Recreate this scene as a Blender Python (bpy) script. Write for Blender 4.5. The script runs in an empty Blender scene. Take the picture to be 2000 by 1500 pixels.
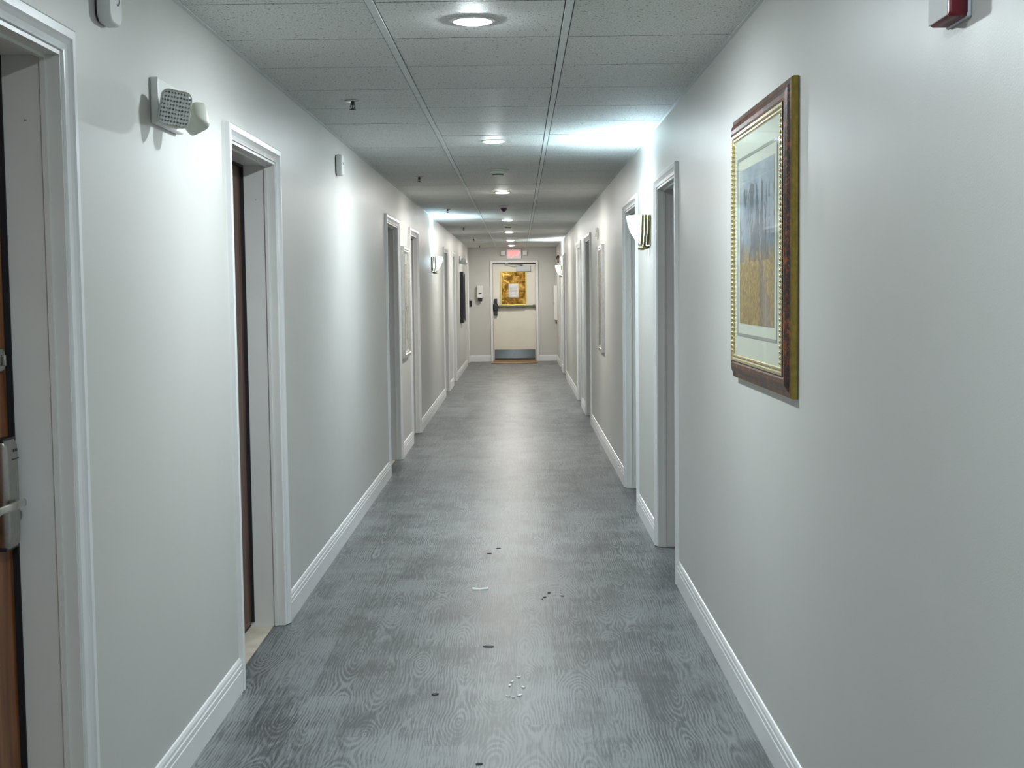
import bpy, bmesh, math, random
from mathutils import Vector, Matrix
random.seed(7)
S = bpy.context.scene
COL = S.collection
PI = math.pi

# ------------------------------------------------------------------ camera
FPX, YAW, PITCH, ROLL, EYE = 2577.4, -0.00642, -0.07044, -0.01176, 1.51172
A, B, L, H = 1.084, 0.800, 28.427, 2.44      # left wall x=-A, right wall x=B, end wall y=L, ceiling z=H
Y0 = -5.2                                     # back of the corridor, behind the camera
cam = bpy.data.cameras.new('camera'); cam_o = bpy.data.objects.new('camera', cam); COL.objects.link(cam_o)
fw = Vector((math.sin(YAW)*math.cos(PITCH), math.cos(YAW)*math.cos(PITCH), math.sin(PITCH)))
rt = fw.cross(Vector((0, 0, 1))).normalized(); up = rt.cross(fw)
c_, s_ = math.cos(ROLL), math.sin(ROLL)
r2, u2 = rt*c_+up*s_, up*c_-rt*s_
m = Matrix((r2, u2, -fw)).transposed().to_4x4(); m.translation = Vector((0, 0, EYE))
cam_o.matrix_world = m
cam.sensor_width = 36; cam.lens = FPX/2000*36; cam.clip_start = .02; cam.clip_end = 100
S.camera = cam_o

# ------------------------------------------------------------------ world, exposure
S.view_settings.view_transform = 'Standard'; S.view_settings.look = 'None'
S.view_settings.gamma = 1; S.view_settings.use_curve_mapping = False
S.view_settings.exposure = 1.52
wd = bpy.data.worlds.new('world'); S.world = wd; wd.use_nodes = True
wd.node_tree.nodes['Background'].inputs[0].default_value = (.6, .75, .8, 1)
wd.node_tree.nodes['Background'].inputs[1].default_value = .02
LAMP = 380.0          # downlight lens radiance
BULB = 520.0          # sconce bulb radiance
COOL = (.66, .90, 1.0); NEUT = (.95, 1.0, .97); WARM = (1.0, .97, .86)

# ------------------------------------------------------------------ materials
def srgb(r, g, b):
    f = lambda v: (v/255/12.92) if v/255 <= .04045 else ((v/255+.055)/1.055)**2.4
    return (f(r), f(g), f(b), 1)

class NT:
    def __init__(s, name):
        s.m = bpy.data.materials.new(name); s.m.use_nodes = True; s.t = s.m.node_tree
        s.b = s.t.nodes['Principled BSDF']
    def n(s, typ, **kw):
        nd = s.t.nodes.new(typ)
        for k, v in kw.items():
            if k.startswith('i_'):
                key = k[2:]; key = int(key) if key.isdigit() else key.replace('_', ' ')
                s.set(nd.inputs[key], v)
            else: setattr(nd, k, v)
        return nd
    def set(s, inp, v):
        if isinstance(v, bpy.types.NodeSocket): s.t.links.new(v, inp)
        elif isinstance(v, bpy.types.Node): s.t.links.new(v.outputs[0], inp)
        else: inp.default_value = v
    def math(s, op, a, b=0.0, c=0.0):
        nd = s.t.nodes.new('ShaderNodeMath'); nd.operation = op
        s.set(nd.inputs[0], a); s.set(nd.inputs[1], b); s.set(nd.inputs[2], c)
        return nd.outputs[0]
    def mix(s, f, a, b):
        nd = s.t.nodes.new('ShaderNodeMix'); nd.data_type = 'RGBA'
        s.set(nd.inputs[0], f); s.set(nd.inputs[6], a); s.set(nd.inputs[7], b)
        return nd.outputs[2]
    def ramp(s, f, stops):
        nd = s.t.nodes.new('ShaderNodeValToRGB'); e = nd.color_ramp.elements
        while len(e) < len(stops): e.new(.5)
        for el, (p, c) in zip(e, stops):
            el.position = p; el.color = c if len(c) == 4 else (*c, 1)
        s.set(nd.inputs[0], f); return nd.outputs[0]
    def noise(s, vec, scale, detail=3, rough=.5, dist=0.0, dims='3D'):
        nd = s.t.nodes.new('ShaderNodeTexNoise'); nd.noise_dimensions = dims
        if vec is not None: s.t.links.new(vec, nd.inputs['Vector'])
        nd.inputs['Scale'].default_value = scale; nd.inputs['Detail'].default_value = detail
        nd.inputs['Roughness'].default_value = rough; nd.inputs['Distortion'].default_value = dist
        return nd.outputs['Fac']
    def bump(s, h, strength, dist=.001):
        nd = s.t.nodes.new('ShaderNodeBump'); s.set(nd.inputs['Height'], h)
        nd.inputs['Strength'].default_value = strength; nd.inputs['Distance'].default_value = dist
        s.t.links.new(nd.outputs[0], s.b.inputs['Normal'])
    def coord(s, k='Object'):
        return s.t.nodes.new('ShaderNodeTexCoord').outputs[k]
    def scaled(s, vec, sc):
        nd = s.t.nodes.new('ShaderNodeMapping'); s.t.links.new(vec, nd.inputs[0]); nd.inputs['Scale'].default_value = sc
        return nd.outputs[0]

def plain(name, col, rough=.5, metal=0.0, spec=.5, var=.04, scale=30, bump=0.0, emit=None, es=0.0, coat=0.0):
    """a paint / plastic / metal with a slight procedural variation"""
    t = NT(name); v = t.coord()
    n = t.noise(v, scale, 4)
    lo = tuple(c*(1-var) for c in col[:3])+(1,); hi = tuple(min(1, c*(1+var)) for c in col[:3])+(1,)
    t.set(t.b.inputs['Base Color'], t.ramp(n, [(.3, lo), (.7, hi)]))
    t.b.inputs['Roughness'].default_value = rough; t.b.inputs['Metallic'].default_value = metal
    t.b.inputs['Specular IOR Level'].default_value = spec
    t.b.inputs['Coat Weight'].default_value = coat
    if bump: t.bump(n, bump, .002)
    if emit: t.b.inputs['Emission Color'].default_value = (*emit[:3], 1); t.b.inputs['Emission Strength'].default_value = es
    return t.m

def wall_mat():
    t = NT('eggshell_wall_paint'); v = t.coord()
    n = t.noise(v, 1.3, 3)
    t.set(t.b.inputs['Base Color'], t.ramp(n, [(.3, (.60, .60, .575, 1)), (.7, (.63, .63, .605, 1))]))
    t.set(t.b.inputs['Roughness'], t.math('MULTIPLY_ADD', t.noise(v, 9, 3), .08, .36))
    t.b.inputs['Specular IOR Level'].default_value = .4
    a = t.noise(v, 260, 2); b = t.noise(v, 7, 2)
    t.bump(t.math('ADD', t.math('MULTIPLY', a, .35), t.math('MULTIPLY', b, 1.0)), .35, .002)
    return t.m

def ceiling_mat():
    t = NT('mineral_ceiling_tile'); v = t.coord()
    fine = t.noise(v, 170, 3, .7)
    vo = t.n('ShaderNodeTexVoronoi'); t.t.links.new(v, vo.inputs['Vector']); vo.inputs['Scale'].default_value = 48
    rnd = t.noise(v, 38, 2)
    hole = t.math('MULTIPLY', t.math('LESS_THAN', vo.outputs['Distance'], .20), t.math('GREATER_THAN', rnd, .5))
    base = t.ramp(fine, [(.36, (.30, .31, .30, 1)), (.46, (.66, .67, .65, 1)), (.70, (.80, .81, .79, 1))])
    t.set(t.b.inputs['Base Color'], t.mix(hole, base, (.22, .22, .21, 1)))
    t.b.inputs['Roughness'].default_value = .62
    t.bump(t.math('SUBTRACT', fine, hole), .5, .002)
    return t.m

def floor_mat():
    t = NT('grey_oak_vinyl_plank'); v = t.coord()
    sp = t.n('ShaderNodeSeparateXYZ'); t.t.links.new(v, sp.inputs[0])
    X, Y = sp.outputs[0], sp.outputs[1]
    W = .156
    px = t.math('DIVIDE', t.math('ADD', X, 9*W+.03), W); idx = t.math('FLOOR', px); fx = t.math('SUBTRACT', px, idx)
    wn = t.n('ShaderNodeTexWhiteNoise', noise_dimensions='1D'); t.set(wn.inputs['W'], idx)
    py = t.math('DIVIDE', t.math('ADD', Y, t.math('MULTIPLY', wn.outputs['Value'], 3.1)), 1.22)
    idy = t.math('FLOOR', py); fy = t.math('SUBTRACT', py, idy)
    cb = t.n('ShaderNodeCombineXYZ'); t.set(cb.inputs[0], idx); t.set(cb.inputs[1], idy)
    w2 = t.n('ShaderNodeTexWhiteNoise', noise_dimensions='2D'); t.t.links.new(cb.outputs[0], w2.inputs['Vector'])
    seed = w2.outputs['Value']
    # cathedral grain: distance from a wandering pith
    sv = t.n('ShaderNodeCombineXYZ'); t.set(sv.inputs[0], t.math('MULTIPLY', seed, 57)); t.set(sv.inputs[1], Y)
    wv = t.noise(sv.outputs[0], 1.25, 1, .4); wv2 = t.noise(sv.outputs[0], 3.6, 2, .5, 0, '2D')
    u = t.math('ADD', t.math('MULTIPLY', t.math('SUBTRACT', fx, .5), W), t.math('MULTIPLY', t.math('SUBTRACT', seed, .5), .09))
    u = t.math('ADD', u, t.math('MULTIPLY', t.math('SUBTRACT', wv2, .5), .03))
    w = t.math('MULTIPLY', t.math('SUBTRACT', wv, .5), .36)
    wob = t.noise(t.scaled(v, (15, 2.4, 1)), 1.0, 2, .5)
    r = t.math('SQRT', t.math('ADD', t.math('MULTIPLY', u, u), t.math('MULTIPLY', w, w)))
    ring = t.math('SINE', t.math('ADD', t.math('MULTIPLY', r, 2*PI/.0105), t.math('MULTIPLY', wob, 8.0)))
    ring = t.math('MULTIPLY_ADD', ring, .5, .5)
    ring = t.math('POWER', ring, 1.6)
    patch = t.ramp(t.noise(t.scaled(v, (6, 1.7, 1)), 1.0, 2), [(.38, (.25, .25, .25, 1)), (.62, (1, 1, 1, 1))])
    ring = t.math('MULTIPLY', ring, patch)
    streak = t.noise(t.scaled(v, (190, 8, 1)), 1.0, 5, .75)
    streak2 = t.noise(t.scaled(v, (95, 2.2, 1)), 1.0, 3, .6)
    cloud = t.noise(v, 3.2, 4, .6)
    g = t.math('ADD', t.math('MULTIPLY', ring, .27), t.math('MULTIPLY', streak, .92))
    g = t.math('ADD', g, t.math('MULTIPLY', streak2, .45))
    g = t.math('ADD', g, t.math('MULTIPLY', cloud, .55))
    g = t.math('ADD', g, t.math('MULTIPLY', seed, .11))
    col = t.ramp(t.math('MULTIPLY', g, .72), [(.53, (.017, .020, .022, 1)), (.69, (.066, .075, .079, 1)), (.87, (.215, .236, .242, 1))])
    warm = t.ramp(t.noise(t.scaled(v, (2.2, 1.1, 1)), 1.0, 3), [(.45, (0, 0, 0, 1)), (.75, (1, 1, 1, 1))])
    col = t.mix(t.math('MULTIPLY', warm, .5), col, t.mix(.5, col, (.11, .085, .085, 1)))
    seam = t.math('MAXIMUM', t.math('LESS_THAN', fx, .010), t.math('LESS_THAN', fy, .0022))
    col = t.mix(t.math('MULTIPLY', seam, .45), col, (.04, .045, .045, 1))
    # scuffs and traffic dirt
    scuff = t.ramp(t.noise(v, 5.5, 6, .7, 1.2), [(.60, (0, 0, 0, 1)), (.78, (1, 1, 1, 1))])
    col = t.mix(t.math('MULTIPLY', scuff, .35), col, (.06, .068, .072, 1))
    t.set(t.b.inputs['Base Color'], col)
    t.set(t.b.inputs['Roughness'], t.math('MULTIPLY_ADD', g, .10, .29))
    t.b.inputs['Specular IOR Level'].default_value = .55
    t.bump(t.math('ADD', t.math('MULTIPLY', ring, .4), streak), .30, .0009)
    return t.m

def wood_mat(name, c1, c2, c3):
    t = NT(name); v = t.coord()
    d = t.noise(t.scaled(v, (3, 3, .35)), 2.0, 3, .5)
    s = t.noise(t.scaled(v, (60, 60, 1.6)), 1.0, 4, .6)
    s2 = t.math('SINE', t.math('MULTIPLY', d, 46))
    g = t.math('ADD', t.math('MULTIPLY', s, .75), t.math('MULTIPLY_ADD', s2, .09, .15))
    t.set(t.b.inputs['Base Color'], t.ramp(g, [(.3, c1), (.52, c2), (.75, c3)]))
    t.b.inputs['Roughness'].default_value = .42
    t.bump(s, .15, .0006)
    return t.m

def burl_mat():
    t = NT('burl_wood_frame'); v = t.coord()
    n = t.noise(v, 70, 5, .65, 1.5); n2 = t.noise(v, 18, 2)
    g = t.math('ADD', t.math('MULTIPLY', n, .75), t.math('MULTIPLY', n2, .3))
    t.set(t.b.inputs['Base Color'], t.ramp(g, [(.38, srgb(18, 9, 9)), (.52, srgb(52, 28, 20)), (.66, srgb(150, 84, 38))]))
    t.b.inputs['Roughness'].default_value = .36; t.b.inputs['Coat Weight'].default_value = .0
    return t.m

def foil_mat():
    t = NT('crumpled_gold_foil'); v = t.coord()
    n = t.noise(v, 7, 5, .6, .8)
    t.set(t.b.inputs['Base Color'], t.ramp(n, [(.34, srgb(96, 68, 10)), (.5, srgb(160, 118, 34)), (.68, srgb(224, 184, 100))]))
    t.b.inputs['Metallic'].default_value = .55; t.b.inputs['Roughness'].default_value = .3
    t.bump(n, .9, .03)
    return t.m

def painting_mat():
    """misty landscape: grey blue sky, dark pines, ochre meadow with a grey path"""
    t = NT('misty_meadow_print'); g = t.coord('Generated')
    sp = t.n('ShaderNodeSeparateXYZ'); t.t.links.new(g, sp.inputs[0])
    Yg, Zg = sp.outputs[1], sp.outputs[2]
    soft = t.noise(t.scaled(g, (1, 3, 3)), 1.6, 5, .6)
    fine = t.noise(t.scaled(g, (1, 14, 18)), 1.5, 5, .65)
    sky = t.ramp(t.math('MULTIPLY_ADD', soft, .6, t.math('MULTIPLY', Zg, .45)), [(.35, srgb(98, 112, 134)), (.6, srgb(150, 164, 182)), (.85, srgb(200, 208, 212))])
    meadow = t.ramp(fine, [(.3, srgb(96, 78, 52)), (.52, srgb(172, 142, 80)), (.75, srgb(228, 198, 126))])
    hor = t.math('MULTIPLY_ADD', soft, .24, .36)
    isme = t.ramp(t.math('SUBTRACT', hor, Zg), [(.46, (0, 0, 0, 1)), (.54, (1, 1, 1, 1))])
    isme = t.ramp(t.math('ADD', t.math('SUBTRACT', hor, Zg), .5), [(.46, (0, 0, 0, 1)), (.56, (1, 1, 1, 1))])
    col = t.mix(isme, sky, meadow)
    # pines
    tn = t.noise(t.scaled(g, (1, 7, 2.6)), 1.0, 6, .72)
    band = t.math('MULTIPLY', t.math('GREATER_THAN', Zg, .40), t.math('LESS_THAN', Zg, t.math('MULTIPLY_ADD', tn, .95, .36)))
    tree = t.math('MULTIPLY', band, t.math('GREATER_THAN', tn, .50))
    col = t.mix(t.math('MULTIPLY', tree, .75), col, t.mix(fine, srgb(52, 62, 72), srgb(92, 100, 106)))
    # path
    pd = t.math('ABSOLUTE', t.math('SUBTRACT', Yg, t.math('MULTIPLY_ADD', Zg, .35, .22)))
    path = t.math('MULTIPLY', t.math('LESS_THAN', pd, t.math('SUBTRACT', .17, t.math('MULTIPLY', Zg, .3))), t.math('LESS_THAN', Zg, .42))
    col = t.mix(t.math('MULTIPLY', path, t.math('MULTIPLY', soft, .9)), col, t.mix(fine, srgb(84, 78, 88), srgb(128, 122, 130)))
    t.set(t.b.inputs['Base Color'], col); t.b.inputs['Roughness'].default_value = .6
    return t.m

def glass_mat(name, ior=1.5):
    t = NT(name); t.t.nodes.remove(t.b)
    out = [n for n in t.t.nodes if n.type == 'OUTPUT_MATERIAL'][0]
    tr = t.n('ShaderNodeBsdfTransparent', i_0=(.97, .98, .97, 1)); gl = t.n('ShaderNodeBsdfGlossy', i_Roughness=.02)
    fr = t.n('ShaderNodeFresnel', i_IOR=ior); mx = t.n('ShaderNodeMixShader')
    ge = t.n('ShaderNodeNewGeometry')
    t.t.links.new(t.math('MULTIPLY', fr.outputs[0], t.math('SUBTRACT', 1.0, ge.outputs['Backfacing'])), mx.inputs[0]); t.t.links.new(tr.outputs[0], mx.inputs[1]); t.t.links.new(gl.outputs[0], mx.inputs[2])
    t.t.links.new(mx.outputs[0], out.inputs[0])
    return t.m

def lens_mat():
    """prismatic clear lens over a silver reflector: small moulded cells"""
    t = NT('prismatic_lens'); v = t.coord()
    sp = t.n('ShaderNodeSeparateXYZ'); t.t.links.new(v, sp.inputs[0])
    a = t.math('SINE', t.math('MULTIPLY', sp.outputs[0], 2*PI/.0088)); b = t.math('SINE', t.math('MULTIPLY', sp.outputs[2], 2*PI/.0118))
    h = t.math('MULTIPLY_ADD', t.math('ADD', a, t.math('MULTIPLY', b, 1.6)), .2, t.math('MULTIPLY_ADD', t.noise(v, 160, 3), 1.0, .0))
    t.set(t.b.inputs['Base Color'], t.ramp(h, [(.06, (.12, .13, .14, 1)), (.36, (.75, .77, .79, 1)), (.8, (.97, .98, .98, 1))]))
    t.b.inputs['Metallic'].default_value = .35; t.b.inputs['Roughness'].default_value = .16
    t.bump(h, 1.0, .004)
    return t.m

def emis(name, col, st):
    t = NT(name)
    t.b.inputs['Base Color'].default_value = (.8, .8, .8, 1)
    t.b.inputs['Emission Color'].default_value = (*col[:3], 1); t.b.inputs['Emission Strength'].default_value = st
    return t.m

M = dict(
    wall=wall_mat(), ceil=ceiling_mat(), floor=floor_mat(),
    plenum=plain('dark_tile_gap', (.05, .055, .055), .9),
    tbar=plain('painted_ceiling_grid', (.66, .70, .69), .45),
    trim=plain('white_trim_enamel', (.82, .83, .84), .28, var=.02, scale=6, bump=.05),
    jamb=plain('white_jamb_enamel', (.72, .73, .71), .35, var=.03, scale=5, bump=.08),
    endwhite=plain('white_door_frame_enamel', (.84, .85, .87), .3, var=.02),
    cream=plain('cream_door_enamel', (.81, .79, .70), .4, var=.02, scale=3),
    door=wood_mat('oak_door_veneer', srgb(96, 58, 36), srgb(142, 92, 60), srgb(170, 118, 80)),
    darkdoor=wood_mat('stained_door_veneer', srgb(66, 42, 34), srgb(100, 70, 56), srgb(122, 90, 72)),
    gasket=plain('black_rubber', (.01, .01, .015), .7),
    tile=plain('beige_threshold_stone', (.62, .56, .46), .4, var=.12, scale=14),
    steel=plain('brushed_steel', (.42, .41, .38), .32, 1.0, scale=60, var=.08),
    nickel=plain('polished_nickel', (.62, .6, .56), .16, 1.0),
    kick=plain('stainless_kick_plate', (.22, .25, .27), .06, 1.0, scale=20, var=.05, bump=.04),
    plastic=plain('white_plastic', (.80, .81, .80), .35, var=.015),
    offwhite=plain('aged_white_plastic', (.60, .62, .54), .4, var=.03),
    black=plain('black_plastic', (.012, .012, .016), .35),
    blackframe=plain('black_lacquer', (.006, .005, .014), .3),
    brass=plain('antique_brass', (.26, .23, .11), .32, .85, scale=40, var=.25),
    gold=plain('gold_leaf_edge', (.34, .25, .05), .38, .55, scale=50, var=.2),
    goldlip=plain('gold_bead_moulding', (.62, .52, .28), .3, .75, scale=60, var=.2),
    silver=plain('silver_leaf_frame', (.66, .67, .66), .25, .8, var=.1),
    burl=burl_mat(), foil=foil_mat(), print_=painting_mat(),
    mat=plain('cream_picture_mat', (.78, .80, .70), .7, var=.015),
    matline=plain('grey_mat_bevel', (.36, .38, .34), .6),
    glass=glass_mat('picture_glass', 1.45), lens=lens_mat(),
    frost=plain('frosted_lamp_lens', (.80, .82, .84), .2, var=.1, scale=200),
    bronze=plain('dark_bronze', (.07, .07, .075), .35, .9),
    red=plain('dark_red_plastic', (.16, .006, .018), .32, var=.05),
    strobe=plain('smoky_strobe_lens', (.12, .10, .13), .1, var=.3, scale=80, coat=.5),
    paper=plain('white_paper', (.88, .88, .88), .7, var=.02),
    ink=plain('grey_ink', (.45, .50, .50), .8),
    coir=plain('brown_coir_mat', (.30, .17, .08), .9, var=.35, scale=160, bump=.6),
    coiredge=plain('tan_mat_edge', (.52, .34, .17), .8, var=.2, scale=80),
    crumb=plain('dark_debris', (.02, .022, .022), .8, var=.4, scale=90),
    browncrumb=plain('brown_debris', (.07, .055, .05), .8, var=.4, scale=90),
    bowl=emis('lit_alabaster_glass', COOL, 4.5), bowlwarm=emis('lit_alabaster_glass_far', NEUT, 4.0),
    bulb=emis('sconce_bulb', (.62, .86, 1.0), BULB), bulbwarm=emis('sconce_bulb_far', (.8, .95, 1.0), BULB),
    leddim=emis('led_lens_dim', (.87, .965, 1.0), LAMP*.5),
    led=emis('led_lens_cool', (.87, .965, 1.0), LAMP), ledn=emis('led_lens_neutral', (1.0, .98, .93), LAMP), ledw=emis('led_lens_warm', (1.0, .96, .88), LAMP*.75),
    exitface=plain('exit_sign_face', (.88, .84, .84), .4, emit=(1, .6, .62), es=.02),
    exitred=emis('exit_letters', (1.0, .015, .03), .8),
    pink=plain('pink_camera_ring', (.70, .55, .68), .3), dome=plain('violet_camera_dome', (.035, .005, .04), .08, coat=1.0),
    grey=plain('grey_painted_metal', (.55, .58, .64), .35),
)

# ------------------------------------------------------------------ mesh helpers
class MB:
    """collects shapes and links them as ONE mesh object"""
    def __init__(s): s.bm = bmesh.new(); s.mi = 0; s.mats = []
    def use(s, m):
        if m not in s.mats: s.mats.append(m)
        s.mi = s.mats.index(m); return s
    def _f(s, vs, smooth=False):
        try:
            f = s.bm.faces.new(vs); f.material_index = s.mi; f.smooth = smooth; return f
        except ValueError: return None
    def quad(s, pts, smooth=False): return s._f([s.bm.verts.new(p) for p in pts], smooth)
    def box(s, x0, x1, y0, y1, z0, z1, bev=0.0, seg=2):
        n0 = len(s.bm.verts)
        v = [s.bm.verts.new(p) for p in ((x0,y0,z0),(x1,y0,z0),(x1,y1,z0),(x0,y1,z0),(x0,y0,z1),(x1,y0,z1),(x1,y1,z1),(x0,y1,z1))]
        fs = [s._f([v[i] for i in q]) for q in ((0,3,2,1),(4,5,6,7),(0,1,5,4),(1,2,6,5),(2,3,7,6),(3,0,4,7))]
        if bev:
            es = list({e for f in fs for e in f.edges})
            r = bmesh.ops.bevel(s.bm, geom=es, offset=bev, segments=seg, profile=.5, affect='EDGES')
            for f in r['faces']: f.smooth = True; f.material_index = s.mi
        return s
    def loft(s, rings, close=True, cap0=True, cap1=True, smooth=True):
        vr = [[s.bm.verts.new(p) for p in r] for r in rings]; n = len(vr[0])
        for a, b in zip(vr[:-1], vr[1:]):
            for i in range(n if close else n-1):
                j = (i+1) % n; s._f([a[i], a[j], b[j], b[i]], smooth)
        if cap0: s._f(vr[0][::-1])
        if cap1: s._f(vr[-1])
        return s
    def lathe(s, prof, cen=(0, 0, 0), axis='z', n=32, a0=0.0, a1=2*PI, sx=1.0, sy=1.0):
        full = abs(a1-a0-2*PI) < 1e-6; k = n if full else n+1; rings = []
        for r, h in prof:
            ring = []
            for i in range(k):
                t = a0+(a1-a0)*i/n; p = (r*math.cos(t)*sx, r*math.sin(t)*sy, h)
                if axis == 'x': p = (p[2], p[0], p[1])
                if axis == 'y': p = (p[0], -p[2], p[1])
                ring.append((p[0]+cen[0], p[1]+cen[1], p[2]+cen[2]))
            rings.append(ring)
        return s.loft(rings, full, full, full)
    def tube(s, pts, r, n=10, smooth=True):
        rings = []; pts = [Vector(p) for p in pts]; rr = r if isinstance(r, (list, tuple)) else [r]*len(pts)
        for i, p in enumerate(pts):
            d = (pts[min(i+1, len(pts)-1)]-pts[max(i-1, 0)]).normalized()
            a = d.orthogonal().normalized() if i == 0 else (a-d*a.dot(d)).normalized()
            b = d.cross(a)
            rings.append([p+(a*math.cos(2*PI*k/n)+b*math.sin(2*PI*k/n))*rr[i] for k in range(n)])
        return s.loft(rings, True, True, True, smooth)
    def ball(s, c, r, sc=(1, 1, 1), seg=12, rings=8):
        prof = [(max(1e-5, r*math.sin(PI*i/rings)), -r*math.cos(PI*i/rings)) for i in range(rings+1)]
        rg = [[(c[0]+q*math.cos(2*PI*k/seg)*sc[0], c[1]+q*math.sin(2*PI*k/seg)*sc[1], c[2]+h*sc[2]) for k in range(seg)] for q, h in prof]
        return s.loft(rg)
    def xform(s, mat):
        s.bm.transform(mat); return s
    def build(s, name, mats=None, parent=None, loc=None):
        bmesh.ops.remove_doubles(s.bm, verts=s.bm.verts, dist=1e-6)
        bmesh.ops.recalc_face_normals(s.bm, faces=s.bm.faces)
        me = bpy.data.meshes.new(name); s.bm.to_mesh(me); s.bm.free()
        for m_ in (s.mats or ([mats] if not isinstance(mats, list) else mats)): me.materials.append(m_)
        o = bpy.data.objects.new(name, me); COL.objects.link(o)
        if parent: o.parent = parent
        if loc: o.location = loc
        return o

def rrect(w, h, r, n=5):
    """rounded rectangle outline in 2D, counter-clockwise"""
    out = []
    for cx, cy, a in ((w/2-r, h/2-r, 0), (-w/2+r, h/2-r, PI/2), (-w/2+r, -h/2+r, PI), (w/2-r, -h/2+r, 1.5*PI)):
        for i in range(n+1):
            t = a+PI/2*i/n; out.append((cx+r*math.cos(t), cy+r*math.sin(t)))
    return out

def sweep(mb, prof, u0, u1, z0, z1, mp, closed, mats=None):
    """run a moulding profile [(inset, proud)] round a rectangle; open at the bottom unless closed"""
    def path(t): 
        if closed: return [(u0+t, z0+t), (u0+t, z1-t), (u1-t, z1-t), (u1-t, z0+t)]
        return [(u0+t, z0), (u0+t, z1-t), (u1-t, z1-t), (u1-t, z0)]
    rows = [[mb.bm.verts.new(mp(u, z, p)) for u, z in path(t)] for t, p in prof]
    for i in range(len(prof)-1):
        if mats: mb.use(mats[i])
        for k in range(4 if closed else 3):
            j = (k+1) % 4; mb._f([rows[i][k], rows[i][j], rows[i+1][j], rows[i+1][k]])
    if not closed:
        for k in (0, 3): mb._f([r[k] for r in rows])

def ltag(o, label, cat, group=None, kind=None):
    if label: o['label'] = label
    if cat: o['category'] = cat
    if group: o['group'] = group
    if kind: o['kind'] = kind
    return o
def struct(o): o['kind'] = 'structure'; return o
def empty(name, loc=(0, 0, 0), rz=0.0):
    o = bpy.data.objects.new(name, None); COL.objects.link(o); o.location = loc; o.rotation_euler = (0, 0, rz); o.empty_display_size = .05
    return o
def copy_tree(o, parent=None):
    c = o.copy(); COL.objects.link(c)
    if parent: c.parent = parent
    for ch in [x for x in COL.objects if x.parent == o]: copy_tree(ch, c)
    return c

# ------------------------------------------------------------------ shell
LD = [(2.19, 3.235), (4.935, 5.985), (10.735, 11.90), (13.05, 14.14), (18.87, 20.02), (21.19, 22.32), (26.73, 27.83)]
RD = [(6.66, 7.735), (8.90, 10.05), (14.72, 15.98), (17.03, 18.17), (22.78, 23.98), (24.98, 26.03)]
CW, ZT = .055, 2.150                       # casing width, top of casing
TH = .32
def side_wall(name, doors, sgn):
    mb = MB(); xi = -A if sgn < 0 else B; xo = xi+sgn*TH; x0, x1 = sorted((xi, xo))
    y = Y0
    for a, b in doors:
        mb.box(x0, x1, y, a+CW, 0, H+.12); mb.box(x0, x1, a+CW, b-CW, ZT-CW, H+.12); y = b-CW
    mb.box(x0, x1, y, L+.3, 0, H+.12)
    return struct(mb.build(name, M['wall']))
side_wall('wall_left', LD, -1); side_wall('wall_right', RD, 1)
DX0, DX1, DZ = -.625, .405, 2.155          # end door casing, outer edges
mb = MB(); mb.box(-A, DX0+.05, L, L+.3, 0, H+.12); mb.box(DX1-.05, B, L, L+.3, 0, H+.12); mb.box(DX0+.05, DX1-.05, L, L+.3, DZ-.05, H+.12)
struct(mb.build('wall_end', M['wall']))
mb = MB(); mb.box(-A-TH, B+TH, Y0-.2, Y0, 0, H+.12); struct(mb.build('wall_back', M['wall']))
mb = MB(); mb.box(-A-TH, B+TH, Y0-.2, L+.5, -.08, 0); struct(mb.build('floor', M['floor']))

# ceiling: lay-in tiles with fine cross gaps between two exposed runners
XR = (-.470, .174)
mb = MB(); mb.use(M['plenum']).box(-A, B, Y0, L, H+.010, H+.04)
mb.use(M['ceil'])
cols = [(-A+.012, XR[0]-.0165), (XR[0]+.0165, XR[1]-.0165), (XR[1]+.0165, B-.012)]
k = math.floor((Y0-4.92)/.6096)
ys = [4.92+.6096*(k+i) for i in range(80)]
for ci, (x0, x1) in enumerate(cols):
    for ya, yb in zip(ys[:-1], ys[1:]):
        ya, yb = max(ya, Y0), min(yb, L)
        if yb-ya < .03: continue
        dz = random.uniform(0, .0012)
        mb.box(x0, x1, ya+.0058, yb-.0058, H+dz, H+.0095)
struct(mb.build('ceiling'))
for i, x in enumerate(XR):
    mb = MB(); mb.box(x-.0125, x+.0125, Y0, L, H-.003, H+.008)
    struct(mb.build('trim_%d' % (i+1), M['tbar']))
for i, (x, w) in enumerate(((-A, .014), (B-.014, .014))):
    mb = MB(); mb.box(x, x+w, Y0, L, H-.002, H+.008); struct(mb.build('trim_%d' % (i+3), M['tbar']))

# baseboards: flat face, two fine reveals and a stepped cap
BP = [(0, 0), (.0135, .0), (.0135, .082), (.0105, .085), (.0125, .089), (.0125, .104), (.0095, .107), (.009, .118), (.0045, .127), (0, .129)]
def base_x(name, xi, sgn, y0, y1):
    mb = MB(); mb.loft([[(xi-sgn*p, y, z) for p, z in BP] for y in (y0, y1)], True, True, True, False)
    struct(mb.build(name, M['trim']))
def gaps(doors, y_end):
    y = Y0
    for a, b in doors:
        yield y, a
        y = b
    yield y, y_end
for a, b in gaps(LD, L): base_x('baseboard_left', -A, -1, a, b)
for a, b in gaps(RD, L): base_x('baseboard_right', B, 1, a, b)
for x0, x1 in ((-A+.0135, DX0), (DX1, B-.0135)):
    mb = MB(); mb.loft([[(x, L-p, z) for p, z in BP] for x in (x0, x1)], True, True, True, False); struct(mb.build('baseboard_end', M['trim']))

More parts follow.
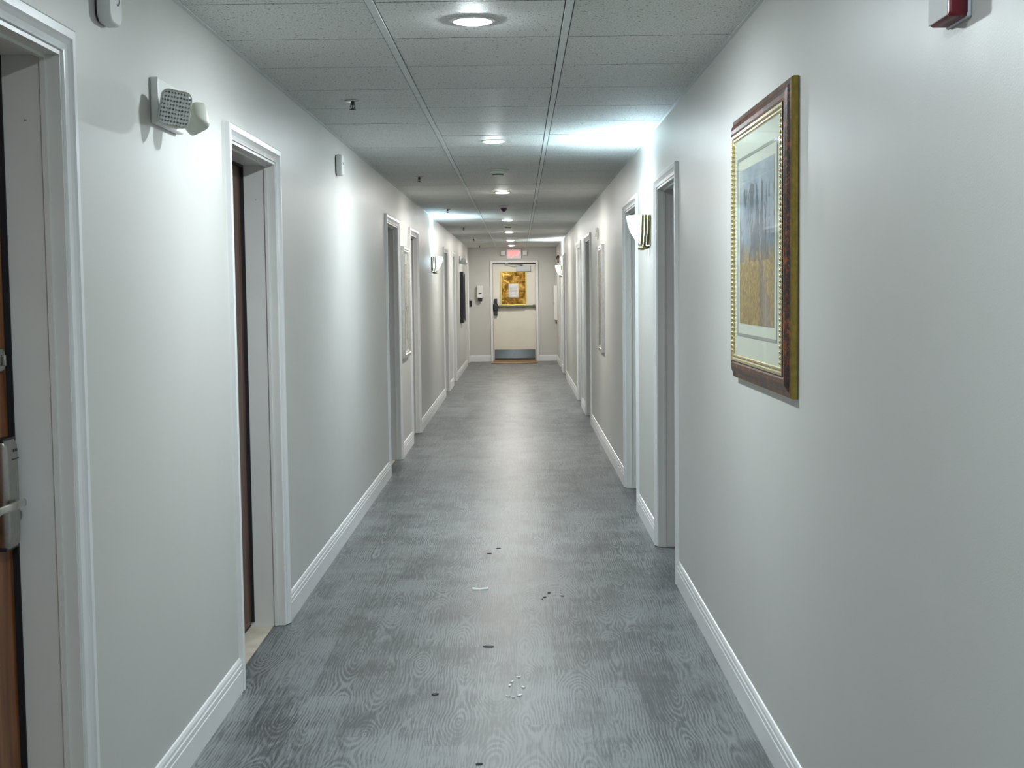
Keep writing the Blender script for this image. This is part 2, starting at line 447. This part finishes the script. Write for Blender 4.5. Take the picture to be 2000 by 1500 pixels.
# ------------------------------------------------------------------ side doors
CP = [(0, 0), (0, .017), (.004, .019), (.024, .019), (.030, .015), (.040, .010), (.050, .007), (.055, .006), (.055, -.002)]
def side_door(n, y0, y1, sgn, wood, detail=False):
    """white cased opening with a deep jamb and a wood leaf set back in it"""
    xi = -A if sgn < 0 else B
    root = empty('door_%d' % n, (xi, (y0+y1)/2, 0)); struct(root)
    yc = (y0+y1)/2; X = lambda d: sgn*d     # d > 0 goes into the wall
    mb = MB(); sweep(mb, CP, y0-yc, y1-yc, .004, ZT, lambda u, z, p: (X(-p), u, z), False)
    mb.build('casing', M['trim'], root)
    a, b, zt = y0+CW-yc, y1-CW-yc, ZT-CW
    D = .155
    mb = MB()                               # jamb lining with a raised stop near the corridor
    prof = [(0, -.002), (-.004, -.002), (-.004, .0), (0.0, .0)]
    def lining(t0, t1, d0, d1):
        xa, xb = sorted((X(d0), X(d1)))
        mb.box(xa, xb, a+t0, a+t1, .003, zt-t1); mb.box(xa, xb, b-t1, b-t0, .003, zt-t1); mb.box(xa, xb, a+t0, b-t0, zt-t1, zt-t0)
    lining(0, .012, .0, D); lining(.012, .020, .034, .046)
    mb.build('jamb', M['jamb'], root)
    mb = MB(); xa, xb = sorted((X(D-.016), X(D-.002)))
    mb.box(xa, xb, a+.012, a+.016, .02, zt-.016); mb.box(xa, xb, b-.018, b-.012, .02, zt-.012); mb.box(xa, xb, a+.012, b-.012, zt-.022, zt-.012)
    mb.build('seal', M['gasket'], root)
    mb = MB(); xa, xb = sorted((X(D), X(D+.044)))
    mb.box(xa, xb, a, b, .012, zt, .001, 1); leaf = mb.build('leaf', wood, root)
    xa, xb = sorted((X(.052), X(D)))
    if sgn < 0:
        mb = MB(); mb.box(xa, xb, a+.012, b-.012, 0, .004, .001, 1); mb.build('threshold', M['tile'], root)
    mb = MB(); xa, xb = sorted((X(D+.044), X(D+.05)))
    mb.box(xa, xb, a, b, 0, .03); mb.build('sweep', M['gasket'], root)
    mb = MB(); mb.lathe([(.0001, 0), (.0022, 0), (.0022, .0012), (.0001, .0016)], (X(.085), b-.0135, 1.93), 'y', 8)
    mb.build('nail', M['steel'], root)
    return root, leaf, a, b, D
n = 0; root1 = None
for i, (a, b) in enumerate(LD):
    n += 1; r = side_door(n, a, b, -1, M['door'] if i == 0 else M['darkdoor'])
    if i == 0: root1 = r
for a, b in RD:
    n += 1; side_door(n, a, b, 1, M['darkdoor'])
# card lock, lever and deadbolt on the nearest door
root, leaf, a, b, D = root1
yl = b-.012-.066; xf = -D
mb = MB(); out = [(p[0], p[1]) for p in rrect(.074, .262, .012)]
mb.loft([[(xf+d, yl+u*s, 1.045+z*s) for u, z in out] for d, s in ((0, 1), (.024, 1), (.031, .94), (.034, .8))])
lock = mb.build('card_lock', M['steel'], leaf)
mb = MB()
for z in (1.174, .916): mb.box(xf, xf+.026, yl-.038, yl+.038, z-.004, z+.004, .002)
mb.box(xf+.0335, xf+.0355, yl+.002, yl+.026, 1.144, 1.151, .001); mb.box(xf+.0335, xf+.0355, yl-.006, yl+.033, 1.126, 1.1285)
mb.build('trim_line', M['black'], lock)
mb = MB(); zl = 1.020
mb.tube([(xf+.03, yl, zl), (xf+.046, yl, zl)], .010, 14)
pts = [(xf+.046+.008*math.sin(PI*min(1, i/8)), yl+.026-.018*i, zl+.004*math.sin(i/10*PI)) for i in range(11)]
rings = []
for p in pts: rings.append([(p[0]+u, p[1], p[2]+z) for u, z in rrect(.012, .019, .005)])
mb.loft(rings); mb.build('lever', M['nickel'], lock)
mb = MB(); mb.loft([[(xf+d, yl+.012+u*s, 1.362+z*s) for u, z in rrect(.058, .058, .014)] for d, s in ((0, 1), (.008, .96), (.010, .8))])
plate = mb.build('deadbolt_plate', M['steel'], leaf)
mb = MB(); mb.box(xf+.010, xf+.018, yl+.016, yl+.024, 1.348, 1.374, .002); mb.build('thumb_turn', M['nickel'], plate)

# ------------------------------------------------------------------ end door
root = empty('door_%d' % (n+1), (0, L, 0)); struct(root)
mb = MB(); sweep(mb, [(0, 0), (0, .03), (.004, .034), (.046, .034), (.05, .03), (.05, -.05), (.062, -.05), (.062, -.07)], DX0, DX1, .0, DZ, lambda u, z, p: (u, -p, z), False)
mb.build('frame', M['endwhite'], root)
mb = MB(); mb.box(DX0+.052, DX1-.052, .03, .075, .012, DZ-.052, .002, 1); leaf = mb.build('leaf', M['cream'], root)
fy = .03
mb = MB(); mb.box(-.548, .328, fy-.003, fy, .022, .250, .0008, 1); mb.build('kick_plate', M['kick'], leaf)
mb = MB(); mb.box(DX0+.055, DX1-.055, fy-.006, fy+.004, DZ-.072, DZ-.052); mb.build('head_shadow', M['gasket'], leaf)  # black strip stands in for the shadow under the frame head, no gasket here
mb = MB(); mb.box(-.070, .245, fy-.058, fy, 1.928, 2.045, .006); cl = mb.build('closer', M['grey'], leaf)
mb = MB(); mb.tube([(.06, fy-.03, 2.045), (.06, fy-.03, 2.072)], .016, 12)
mb.tube([(.06, fy-.03, 2.066), (-.12, fy-.16, 2.07), (-.27, fy-.05, 2.082)], .008, 8); mb.box(-.30, -.24, fy-.08, fy-.02, 2.075, 2.095, .003)
mb.build('closer_arm', M['steel'], cl)
mb = MB(); mb.box(-.545, -.478, fy-.062, fy, .985, 1.345, .008); mb.box(-.570, -.462, fy-.075, fy-.012, 1.085, 1.235, .02, 3)
pb = mb.build('latch_case', plain('dark_bronze_case', (.05, .055, .06), .35, .6), leaf)
mb = MB(); mb.box(-.47, .325, fy-.05, fy, 1.150, 1.200, .006); mb.box(-.46, .10, fy-.078, fy-.045, 1.150, 1.206, .010, 3)
mb.box(.285, .335, fy-.06, fy, 1.145, 1.212, .008)
mb.build('push_bar', plain('olive_bronze_bar', (.16, .16, .11), .3, .8, var=.15), leaf)

# notice in gold foil, fixed to the end door
nt = empty('framed_notice', (-.125, L+fy, 1.215))
ltag(nt, 'white paper notice on crumpled gold foil with bright gold border on the end door', 'notice')
mb = MB(); mb.box(-.262, .262, -.006, 0, 0, .700, .001, 1); mb.build('foil_backing', M['foil'], nt)
mb = MB(); sweep(mb, [(0, 0), (0, .012), (.006, .014), (.024, .012), (.028, .006)], -.282, .282, -.02, .72, lambda u, z, p: (u, -p, z), True)
mb.build('border', plain('bright_gold_border', (.85, .68, .20), .3, .35, var=.1), nt)
mb = MB(); N = 10
for i in range(N):
    z0, z1 = .145+.305*i/N, .145+.305*(i+1)/N; f = lambda z: -.009-.006*math.sin((z-.145)/.305*PI*2)**2
    mb.quad([(-.105, f(z0), z0), (.108, f(z0)-.003, z0), (.108, f(z1)-.003, z1), (-.105, f(z1), z1)], True)
pp = mb.build('sheet', M['paper'], nt)
sol = pp.modifiers.new('thick', 'SOLIDIFY'); sol.thickness = .0008
mb = MB()
for i, w in enumerate((.10, .14, .12, .15, .13, .15, .11)): mb.box(-w/2, w/2, -.0185, -.0180, .225+.026*i, .230+.026*i)
mb.build('text_line', M['ink'], pp)

# doormat
dm = MB()
dm.box(-.575, .335, 27.50, 28.395, .001, .011, .003); mt = dm.build('doormat', M['coir'])
ltag(mt, 'thin brown coir doormat on the floor in front of the cream end door', 'doormat')
mb = MB(); rows = []
for i in range(15):
    x = -.60+.96*i/14; z = .010+.012*abs(i/7-1)**2*1.0; rows.append([(x, 27.47, .0), (x, 27.46, z), (x, 27.51, z+.006), (x, 27.53, .0)])
mb.loft(rows, True, True, True, False); e = mb.build('edge', M['coiredge'], mt)

# hand sanitizer dispenser on the end wall
sd = empty('soap_dispenser', (-.845, L, 1.33)); ltag(sd, 'white hand sanitizer dispenser with black nozzle on wall left of end door', 'dispenser')
mb = MB(); mb.loft([[(u*s, -d, .165+z*s) for u, z in rrect(.128, .27, .02)] for d, s in ((0, .95), (.02, 1), (.085, 1), (.105, .88))]); mb.build('housing', M['plastic'], sd)
mb = MB(); mb.box(-.045, .045, -.100, -.01, -.03, .045, .012, 3); mb.build('nozzle', M['black'], sd)
mb = MB(); mb.box(-.032, .032, -.1075, -.10, .125, .145, .003); mb.build('window', M['black'], sd)

# small dark switch in the left corner of the end wall
mb = MB(); mb.box(-A+.006, -A+.060, L-.012, L, 1.18, 1.31, .003)
ltag(mb.build('light_switch', M['black']), 'small black switch plate on the end wall tight in its left corner', 'switch')

# white utility box on right wall by the end
ub = empty('utility_box', (B, L-.25, .885)); ltag(ub, 'shallow white metal cabinet mounted low on right wall beside end wall', 'cabinet')
mb = MB(); mb.box(-.06, 0, -.22, .22, 0, .73, .004); bd = mb.build('cabinet_body', M['plastic'], ub)
mb = MB(); mb.box(-.066, -.058, -.205, .205, .015, .715, .003); dd = mb.build('cabinet_door', M['plastic'], ub)
mb = MB(); mb.box(-.076, -.064, -.17, -.15, .32, .38, .003); mb.build('latch', M['steel'], dd)

# ------------------------------------------------------------------ exit sign with twin heads
ex = empty('exit_sign', (-.110, L, 2.195)); ltag(ex, 'glowing red EXIT sign with two white lamp heads above the end door', 'exit sign')
mb = MB(); mb.box(-.160, .160, -.055, 0, .0, .212, .008); hs = mb.build('housing', M['plastic'], ex)
mb = MB(); mb.box(-.150, .150, -.060, -.055, .010, .202, .002); mb.build('sign_face', M['exitface'], ex)
def text_mesh(txt, size, depth, name, mat, parent, mw):
    cu = bpy.data.curves.new(name, 'FONT'); cu.body = txt; cu.size = size; cu.extrude = depth; cu.align_x = 'CENTER'; cu.align_y = 'CENTER'
    cu.offset = size*.045
    to = bpy.data.objects.new('tmp', cu); COL.objects.link(to); dg = bpy.context.evaluated_depsgraph_get(); dg.update()
    me = bpy.data.meshes.new_from_object(to.evaluated_get(dg)); bpy.data.objects.remove(to)
    me.materials.clear(); me.materials.append(mat); me.name = name; me.transform(mw)
    o = bpy.data.objects.new(name, me); COL.objects.link(o); o.parent = parent; return o
text_mesh('EXIT', .185, .0015, 'letters', M['exitred'], ex, Matrix.Translation((.0, -.062, .106)) @ Matrix.Rotation(PI/2, 4, 'X') @ Matrix.Diagonal((.60, .80, 1, 1)))
for sx in (-1, 1):
    mb = MB(); mb.tube([(sx*.155, -.03, .12), (sx*.185, -.04, .125)], .012, 10)
    mb.loft([[(sx*.235+u*s, -d, .125+z*s) for u, z in rrect(.098, .105, .016)] for d, s in ((.012, .55), (.05, .95), (.08, 1), (.088, .92))])
    hd = mb.build('lamp_head', M['plastic'], ex)
    mb = MB(); mb.loft([[(sx*.235+u*s, -d, .125+z*s) for u, z in rrect(.082, .088, .012)] for d, s in ((.086, 1), (.092, .9))]); mb.build('lamp_lens', M['frost'], hd)

# ------------------------------------------------------------------ emergency twin-head wall light
def make_emergency(label):
    r = empty('emergency_light'); ltag(r, label, 'emergency light', 'twin-head emergency lights on the corridor walls')
    mb = MB(); mb.box(0, .024, -.145, .145, -.068, .068, .004); mb.build('back_plate', M['plastic'], r)
    mb = MB(); mb.loft([[(x, u*s, -.035+z*s) for u, z in rrect(.17, .05, .02)] for x, s in ((.022, 1), (.04, .92), (.055, .6))])
    mb.tube([(.04, -.06, -.040), (.06, -.09, -.035), (.07, -.12, -.030)], [.018, .015, .018], 12)
    mb.tube([(.04, -.02, -.045), (.065, -.03, -.045), (.085, -.02, -.038)], [.018, .015, .018], 12)
    mb.build('hub', M['offwhite'], r)
    for cen, nrm, roll, hs_ in (((.074, -.155, -.028), Vector((.40, -1, -.16)), math.radians(-9), 1.0), ((.098, .0, -.036), Vector((.42, .9, -.28)), math.radians(-22), .86)):
        nrm.normalize(); q = nrm.to_track_quat('Y', 'Z').to_matrix().to_4x4()
        mt_ = Matrix.Translation(cen) @ q @ Matrix.Rotation(roll, 4, 'Y') @ Matrix.Scale(hs_, 4)
        mb = MB(); mb.loft([[(u*s, d, z*s) for u, z in rrect(.092, .108, .022)] for d, s in ((-.050, .35), (-.044, .60), (-.02, .86), (.0, .97), (.012, 1.0), (.016, .97))])
        mb.xform(mt_); hd = mb.build('lamp_head', M['offwhite'], r)
        mb = MB(); mb.loft([[(u*s, d, z*s) for u, z in rrect(.084, .10, .020)] for d, s in ((.014, 1), (.020, .96), (.023, .86))])
        ln = mb.build('lamp_lens', M['lens'], hd); ln.matrix_local = mt_
    return r
em = make_emergency('twin-head white emergency light on left wall between the two nearest doors')
em.location = (-A, 4.085, 2.087)
sn = empty('wall_sensor', (B, 13.40, 2.02)); ltag(sn, 'slim white sensor strip high on right wall above the silver framed picture', 'sensor')
mb = MB(); mb.box(-.014, 0, -.03, .03, 0, .115, .003); mb.build('back_plate', M['offwhite'], sn)
mb = MB()
mb.box(-.030, -.012, -.024, .024, .078, .110, .006)
mb.build('upper_cap', M['plastic'], sn)
mb = MB(); mb.box(-.034, -.012, -.024, .024, .030, .058, .006); mb.build('lower_cap', M['plastic'], sn)
e3 = copy_tree(em); e3.location = (-A, 24.15, 2.085); e3['label'] = 'distant twin-head emergency light on left wall above black picture frame'

# ------------------------------------------------------------------ gas alarms on left wall
def make_alarm(label):
    r = empty('gas_alarm'); ltag(r, label, 'alarm', 'small white detectors on the left wall')
    mb = MB(); mb.loft([[(x, u*s, z*s) for u, z in rrect(.112*w, .125, .030, 8)] for x, s, w in ((0, .93, 1), (.006, .93, 1), )]); mb.build('back_plate', M['black'], r)
    mb = MB(); mb.loft([[(x, u*s, z*s) for u, z in rrect(.112, .125, .030, 8)] for x, s in ((.006, .97), (.008, 1), (.030, 1), (.037, .95), (.040, .86))]); bd = mb.build('cover', M['plastic'], r)
    mb = MB()
    for u in (-.012, -.004): mb.box(.0395, .0410, u-.0020, u+.0020, .002, .018, .0005, 1)
    mb.tube([(.0405, .012+.014*math.cos(t), .012+.022*math.sin(t)) for t in [math.radians(-120+12*i) for i in range(11)]], .0010, 6)
    mb.build('grille', M['black'], bd)
    return r
al = make_alarm('white rounded alarm at top edge of frame on left wall beside nearest door'); al.location = (-A, 3.50, 2.278)
a2 = copy_tree(al); a2.location = (-A, 7.95, 2.272); a2['label'] = 'small white rounded alarm on left wall beyond the wood-leaf second door'

# ------------------------------------------------------------------ red fire alarms on right wall
def make_fire(label):
    r = empty('fire_alarm'); ltag(r, label, 'fire alarm', 'red fire alarm strobes on the right wall')
    mb = MB(); mb.box(-.008, 0, -.062, .062, -.078, .078, .004); mb.build('back_box', M['grey'], r)
    mb = MB(); mb.loft([[(-x, u*s, z*s+dz) for u, z in rrect(.118, .15, .008)] for x, s, dz in ((.006, 1, 0), (.034, 1, 0), (.040, .97, .001))]); bd = mb.build('housing', M['red'], r)
    mb = MB(); mb.box(-.0415, -.039, -.050, .0565, -.072, .02, .001, 1); mb.build('front_label', M['paper'], bd)
    mb = MB(); mb.loft([[(-x, u*s, .028+z*s-dz) for u, z in rrect(.095, .075, .006)] for x, s, dz in ((.038, 1, 0), (.052, .8, .0), (.062, .45, .006))]); mb.build('strobe_lens', M['strobe'], r)
    mb = MB()
    for i, w in enumerate((.012, .016)): mb.box(-.030, -.030+w, -.0598, -.0588, -.030+.010*i, -.026+.010*i)
    mb.build('printed_mark', M['pink'], bd)
    return r
fa = make_fire('dark red fire alarm strobe high on right wall at top edge'); fa.location = (B, 2.420, 2.060)
f2 = copy_tree(fa); f2.location = (B, 26.35, 2.13); f2['label'] = 'tiny distant dark fire alarm strobe on right wall above the farthest sconce'

# ------------------------------------------------------------------ sconces
def make_sconce(label, bowl, bulb):
    """half-bowl glass uplight held by fluted brass ends; +x leaves the wall, top rim at z=0"""
    r = empty('wall_sconce'); ltag(r, label, 'wall sconce', 'half-bowl brass and white glass sconces')
    pr = [(.020, -.186), (.045, -.175), (.078, -.145), (.104, -.105), (.122, -.055), (.130, -.012), (.131, .0)]
    N = 26; rings = []
    for rad, h in pr: rings.append([(max(.010, rad*math.cos(t)*1.02), rad*math.sin(t)*1.25, h) for t in [-PI/2*.86+PI*.86*i/N for i in range(N+1)]])
    inner = [[(max(.008, x*.95-.003), y*.96, min(0, z+.006)) for x, y, z in rg] for rg in rings]
    mb = MB(); mb.loft(rings+inner[::-1], False, False, False, True)
    gl = mb.build('glass_bowl', bowl, r)
    mb = MB()
    mb.box(0, .008, -.165, .165, -.19, .0, .003)
    for sy in (-1, 1):                       # fluted straps wrapping the bowl ends
        for k in range(3):
            t0 = .012+.018*k
            mb.loft([[(t0+u, sy*(rad*1.25+.012-.0022*(k-1)**2-.006*k)+v*sy, h*(1.03+.03*(k == 1))) for u, v in rrect(.017, .016, .006, 3)] for rad, h in pr[1:]])
        mb.ball((.03, sy*.070, -.196), .016, (1.4, 1, .8))
    mb.tube([(.004, -.07, -.194), (.05, -.045, -.198), (.058, 0, -.200), (.05, .045, -.198), (.004, .07, -.194)], .008, 8)
    mb.build('brass_bracket', M['brass'], r)
    mb = MB(); mb.ball((.055, 0, -.055), .024, (1, 1.6, 1)); mb.build('bulb', bulb, r)
    return r
s1 = make_sconce('lit brass and white glass sconce on right wall between its two nearest doors', M['bowl'], M['bulb'])
s1.location = (B, 8.20, 1.963); s1.rotation_euler = (0, 0, PI)
s2 = copy_tree(s1); s2.location = (-A, 16.52, 1.945); s2.rotation_euler = (0, 0, 0); s2['label'] = 'lit brass and white glass sconce, the only one on the left wall in view'
s4 = copy_tree(s1); s4.location = (-A, .05, 1.96); s4.rotation_euler = (0, 0, 0); s4['label'] = 'lit brass and white glass sconce on left wall before the nearest door'
s3 = make_sconce('farthest lit sconce on right wall close to the end wall', M['bowlwarm'], M['bulbwarm'])
s3.location = (B, 24.42, 1.965); s3.rotation_euler = (0, 0, PI)

# ------------------------------------------------------------------ ceiling fixtures
def make_downlight(lens):
    r = empty('ceiling_light')
    mb = MB(); mb.lathe([(.055, -.001), (.060, -.006), (.074, -.005), (.080, .0005), (.055, .0005)], n=40); mb.build('trim_ring', M['plastic'], r)
    mb = MB(); mb.lathe([(.056, -.001), (.0555, -.0065), (.047, -.009), (.03, -.0105), (.0005, -.011)], n=40); mb.build('lens', lens, r)
    return r
spots = [(-3.62, 'led'), (1.56, 'leddim'), (4.61, 'led'), (8.27, 'led'), (12.53, 'ledn'), (17.40, 'ledn'), (20.95, 'ledn'), (24.40, 'ledw'), (27.15, 'ledw')]
nm = {4.61: 'round lit LED ceiling light nearest the viewer at top centre', 8.27: 'round lit ceiling light in the bright bluish ceiling band before the smoke detector',
      12.53: 'round lit ceiling light between the smoke detector and the violet dome camera', 17.40: 'round lit ceiling light just beyond the violet dome camera',
      20.95: 'round lit ceiling light beyond the second smoke detector', 24.40: 'round lit ceiling light, second from the end wall', 27.15: 'round lit ceiling light right in front of the exit sign',
      1.56: 'round lit ceiling light above the viewer', -3.62: 'round lit ceiling light behind the viewer'}
proto = {}
for y, kk in spots:
    if kk not in proto: proto[kk] = o = make_downlight(M[kk])
    else: o = copy_tree(proto[kk])
    o.location = (-.150, y, H); ltag(o, nm[y], 'ceiling light', 'round LED ceiling lights')

def make_smoke():
    r = empty('smoke_detector')
    mb = MB(); mb.lathe([(.0005, 0), (.088, 0), (.088, -.006), (.080, -.012), (.0005, -.012)], n=36); mb.build('base_ring', M['offwhite'], r)
    mb = MB(); mb.lathe([(.066, -.012), (.062, -.026), (.050, -.034), (.0005, -.034)], n=36); mb.build('chamber', M['offwhite'], r)
    mb = MB(); mb.lathe([(.043, -.034), (.043, -.042), (.0005, -.042)], n=30); mb.build('vent_band', M['black'], r)
    mb = MB(); mb.lathe([(.046, -.042), (.040, -.052), (.0005, -.056)], n=30); mb.build('cap', M['offwhite'], r)
    return r
sm = make_smoke(); sm.location = (-.155, 10.22, H); ltag(sm, 'round off-white smoke detector on ceiling between second and third ceiling lights', 'smoke detector', 'round smoke detectors on the ceiling')
sm2 = copy_tree(sm); sm2.location = (-.150, 18.75, H); sm2['label'] = 'distant round smoke detector on ceiling beyond the violet dome camera'

dc = empty('dome_camera', (-.162, 14.55, H)); ltag(dc, 'small dark violet dome camera with pale pink ring on ceiling', 'camera')
mb = MB(); mb.lathe([(.0005, 0), (.056, 0), (.056, -.014), (.040, -.024), (.034, -.020)], n=32); mb.build('ring', M['pink'], dc)
mb = MB(); mb.lathe([(.036, -.016), (.035, -.034), (.026, -.052), (.012, -.062), (.0005, -.064)], n=28); mb.build('dome', M['dome'], dc)

def make_sprinkler():
    r = empty('sprinkler')
    mb = MB(); mb.lathe([(.0005, 0), (.040, 0), (.036, -.005), (.018, -.009), (.0005, -.009)], n=28); mb.build('escutcheon', M['nickel'], r)
    mb = MB(); mb.lathe([(.010, -.008), (.010, -.020), (.006, -.022), (.0005, -.022)], n=14)
    for sx in (-1, 1): mb.tube([(sx*.008, 0, -.018), (sx*.012, 0, -.028), (sx*.004, 0, -.040)], .0022, 6)
    mb.tube([(0, 0, -.02), (0, 0, -.040)], .0028, 8)
    mb.build('frame_arms', M['bronze'], r)
    mb = MB(); mb.lathe([(.0005, -.040), (.016, -.041), (.016, -.043), (.0005, -.044)], n=18); mb.build('deflector', M['bronze'], r)
    return r
sp = make_sprinkler()
txt = ['chrome pendant fire sprinkler nearest the viewer, before the second ceiling light', 'chrome pendant sprinkler on ceiling level with the smoke detector', 'chrome pendant sprinkler on ceiling level with the violet dome camera',
       'small sprinkler on ceiling just beyond the left sconce, fourth in the row', 'tiny distant sprinkler on ceiling, second from the end wall', 'tiny distant sprinkler on ceiling, closest to the end wall']
for i, y in enumerate((6.47, 10.74, 14.95, 19.25, 23.45, 26.95)):
    o = sp if i == 0 else copy_tree(sp); o.location = (-.798, y, H); ltag(o, txt[i], 'sprinkler', 'pendant sprinklers along the left ceiling tiles')

# ------------------------------------------------------------------ framed pictures
def frame_map(sgn): return lambda u, z, p: (sgn*p, u, z)      # local x out of the wall
# large landscape on the right wall
pc = empty('framed_picture', (B, 4.315, 1.19)); pc.rotation_euler = (0, 0, 0)
ltag(pc, 'large gold and burl wood framed misty landscape with cream mat on right wall', 'picture')
W2, HH = .520, .922
fp = [(0, .002), (0, .016), (.003, .0215), (.010, .022), (.018, .023), (.026, .029), (.040, .034), (.054, .034), (.060, .031), (.064, .036), (.072, .036), (.076, .030), (.079, .033), (.084, .033), (.087, .0295), (.090, .020)]
fm = [M['gold'], M['gold'], M['burl'], M['burl'], M['burl'], M['burl'], M['burl'], M['burl'], M['burl'], M['goldlip'], M['goldlip'], M['burl'], M['goldlip'], M['goldlip'], M['goldlip']]
mb = MB(); sweep(mb, fp, -W2, W2, 0, HH, frame_map(-1), True, fm); fr = mb.build('frame', None, pc)
for u in (-W2+.084, W2-.084):
    nb = 46; mb = MB(); mb.use(M['goldlip'])
    for i in range(nb):
        z = .092+(HH-.184)*(i+.5)/nb; mb.ball((-.034, u, z), .0072, (.9, .9, .85), 8, 6)
    mb.build('bead_moulding', None, fr)
mb = MB(); mb.box(-.0265, -.006, -W2+.086, W2-.088, .088, HH-.088); mtb = mb.build('mat_board', M['mat'], pc)
# print and its bevelled window
pu0, pu1, pz0, pz1 = -.298, .328, .200, .725
mb = MB(); sweep(mb, [(0, .0267), (.0, .0280), (.010, .0275), (.010, .0267)], pu0-.045, pu1+.045, pz0-.045, pz1+.045, frame_map(-1), True); mb.build('mat_bevel', M['matline'], mtb)
mb = MB(); mb.box(-.0275, -.0267, pu0, pu1, pz0, pz1); mb.build('print', M['print_'], pc)
mb = MB(); mb.box(-.0302, -.0292, -W2+.088, W2-.088, .088, HH-.088); mb.build('glass', M['glass'], pc)

def small_frame(label, x, y, z, sgn, w, h, fmat, inner, t, group=None, cat='picture', fw_=.06):
    r = empty('framed_picture', (x, y, z)); ltag(r, label, cat)
    m_ = frame_map(-sgn)
    mb = MB(); sweep(mb, [(0, .001), (0, t*.8), (.006, t), (.03, t), (.036, t*.8), (.046, t*.85), (fw_, t*.5), (fw_, t*.2)], -w/2, w/2, 0, h, m_, True); mb.build('frame', fmat, r)
    a, b = sorted((-sgn*t*.2, -sgn*t*.35))
    mb = MB(); mb.box(a, b, -w/2+fw_-.002, w/2-fw_+.002, fw_-.002, h-fw_+.002); bk = mb.build('mat_board', M['mat'], r)
    a, b = sorted((-sgn*t*.36, -sgn*t*.40))
    mb = MB(); mb.box(a, b, -w/2+fw_+.07, w/2-fw_-.07, fw_+.10, h-fw_-.10); mb.build('print', inner, r)
    a, b = sorted((-sgn*t*.46, -sgn*t*.42))
    mb = MB(); mb.box(a, b, -w/2+fw_, w/2-fw_, fw_, h-fw_); mb.build('glass', M['glass'], r)
    return r
def abstract(name, c):
    t = NT(name); g = t.coord('Generated'); n_ = t.noise(t.scaled(g, (1, 2, 4)), 2.2, 4, .6, .6)
    t.set(t.b.inputs['Base Color'], t.ramp(n_, [(.3+.1*i, q) for i, q in enumerate(c)])); t.b.inputs['Roughness'].default_value = .5
    return t.m
pa = abstract('pale_botanical_print', [srgb(60, 66, 58), srgb(170, 150, 150), srgb(196, 200, 190), srgb(214, 170, 176), srgb(90, 110, 90)])
small_frame('narrow silver framed picture on left wall between its third and fourth doors', -A, 12.44, .905, -1, .60, 1.03, M['silver'], pa, .034)
small_frame('narrow silver framed picture on right wall just before its third door', B, 12.72, .920, 1, .60, 1.02, M['silver'], pa, .030)
small_frame('black framed picture on left wall near the end wall', -A, 24.50, .935, -1, .86, .935, M['blackframe'], abstract('dark_print', [srgb(120, 124, 120), srgb(180, 186, 184), srgb(210, 212, 206), srgb(90, 92, 90), srgb(60, 60, 60)]), .062, fw_=.10)

# ------------------------------------------------------------------ litter on the floor
def scrap(name, x, y, w, d, mat, label, cat, group=None, curl=.0, rot=0.0, seed=0):
    rnd = random.Random(seed); N = 9; rows = []
    mb = MB()
    for i in range(N):
        u = -w/2+w*i/(N-1); tap = .55+.45*math.sin(PI*i/(N-1)) if curl == 0 else 1
        j = rnd.uniform(-.1, .1)*d
        h = .0022+curl*(abs(2*i/(N-1)-1)**1.5)+rnd.uniform(0, .0006)
        rows.append([(u, -d/2*tap+j, .0004), (u, d/2*tap+j, .0004), (u, d/2*tap+j, h+curl*.35), (u, -d/2*tap+j, h)])
    mb.loft(rows, True, True, True, False)
    o = mb.build(name, mat); o.location = (x, y, .0002); o.rotation_euler = (0, 0, rot); return ltag(o, label, cat, group)
scrap('paper_scrap', -.216, 6.62, .080, .030, M['paper'], 'curled white strip of paper lying mid-floor, largest of the litter', 'paper scrap', None, .004, .05, 1)
scrap('debris_scrap', -.150, 5.53, .046, .018, M['crumb'], 'dark leaf-shaped scrap on floor below the curled white strip', 'scrap', 'dark scraps on the floor', 0, -.12, 2)
scrap('debris_scrap', -.334, 4.87, .026, .024, M['browncrumb'], 'small square brown scrap on floor left of the white chips', 'scrap', 'dark scraps on the floor', 0, .0, 3)
scrap('debris_scrap', -.146, 4.13, .022, .016, M['crumb'], 'small dark crumb on floor at the bottom edge, the nearest one', 'scrap', 'dark scraps on the floor', 0, .3, 4)
scrap('debris_scrap', -.140, 7.68, .024, .022, M['crumb'], 'small dark triangular crumb on floor, the farthest one', 'scrap', 'dark scraps on the floor', 0, .5, 5)
scrap('debris_scrap', -.191, 7.53, .028, .012, M['crumb'], 'thin dark crumb on floor beside the farthest triangular one', 'scrap', 'dark scraps on the floor', 0, .0, 6)
for i, (x, y, w) in enumerate([(.108, 6.43, .016), (.132, 6.52, .018), (.095, 6.38, .010), (.196, 6.45, .016)]):
    scrap('debris_scrap', x, y, w, w*.7, M['crumb'], ('tiny dark crumb in the middle of the cluster right of the white strip', 'tiny dark crumb farthest from viewer in the cluster right of the white strip', 'tiny dark crumb nearest the viewer in the cluster right of the white strip', 'tiny dark crumb at the right end of the cluster right of the white strip')[i], 'scrap', 'dark crumb cluster', 0, i*.9, 10+i)
for i, (x, y, w) in enumerate([(.0, 5.08, .018), (-.026, 5.02, .014), (-.034, 4.97, .014), (.018, 4.945, .016), (-.040, 4.835, .016), (-.020, 4.82, .010), (.004, 4.845, .020)]):
    scrap('paint_chip', x-.02, y, w, w*.6, M['paper'], ('white chip at the top of the loose ring of chips on near floor', 'white chip just below the topmost one of the chip ring', 'white chip at the left edge of the chip ring, third from top', 'white chip at the right edge of the chip ring', 'white chip at lower left end of the chip ring', 'smallest white chip at the bottom of the chip ring', 'white chip at lower right of the chip ring, the widest')[i], 'chip', 'white chips on the floor', .001, i*.7, 30+i)
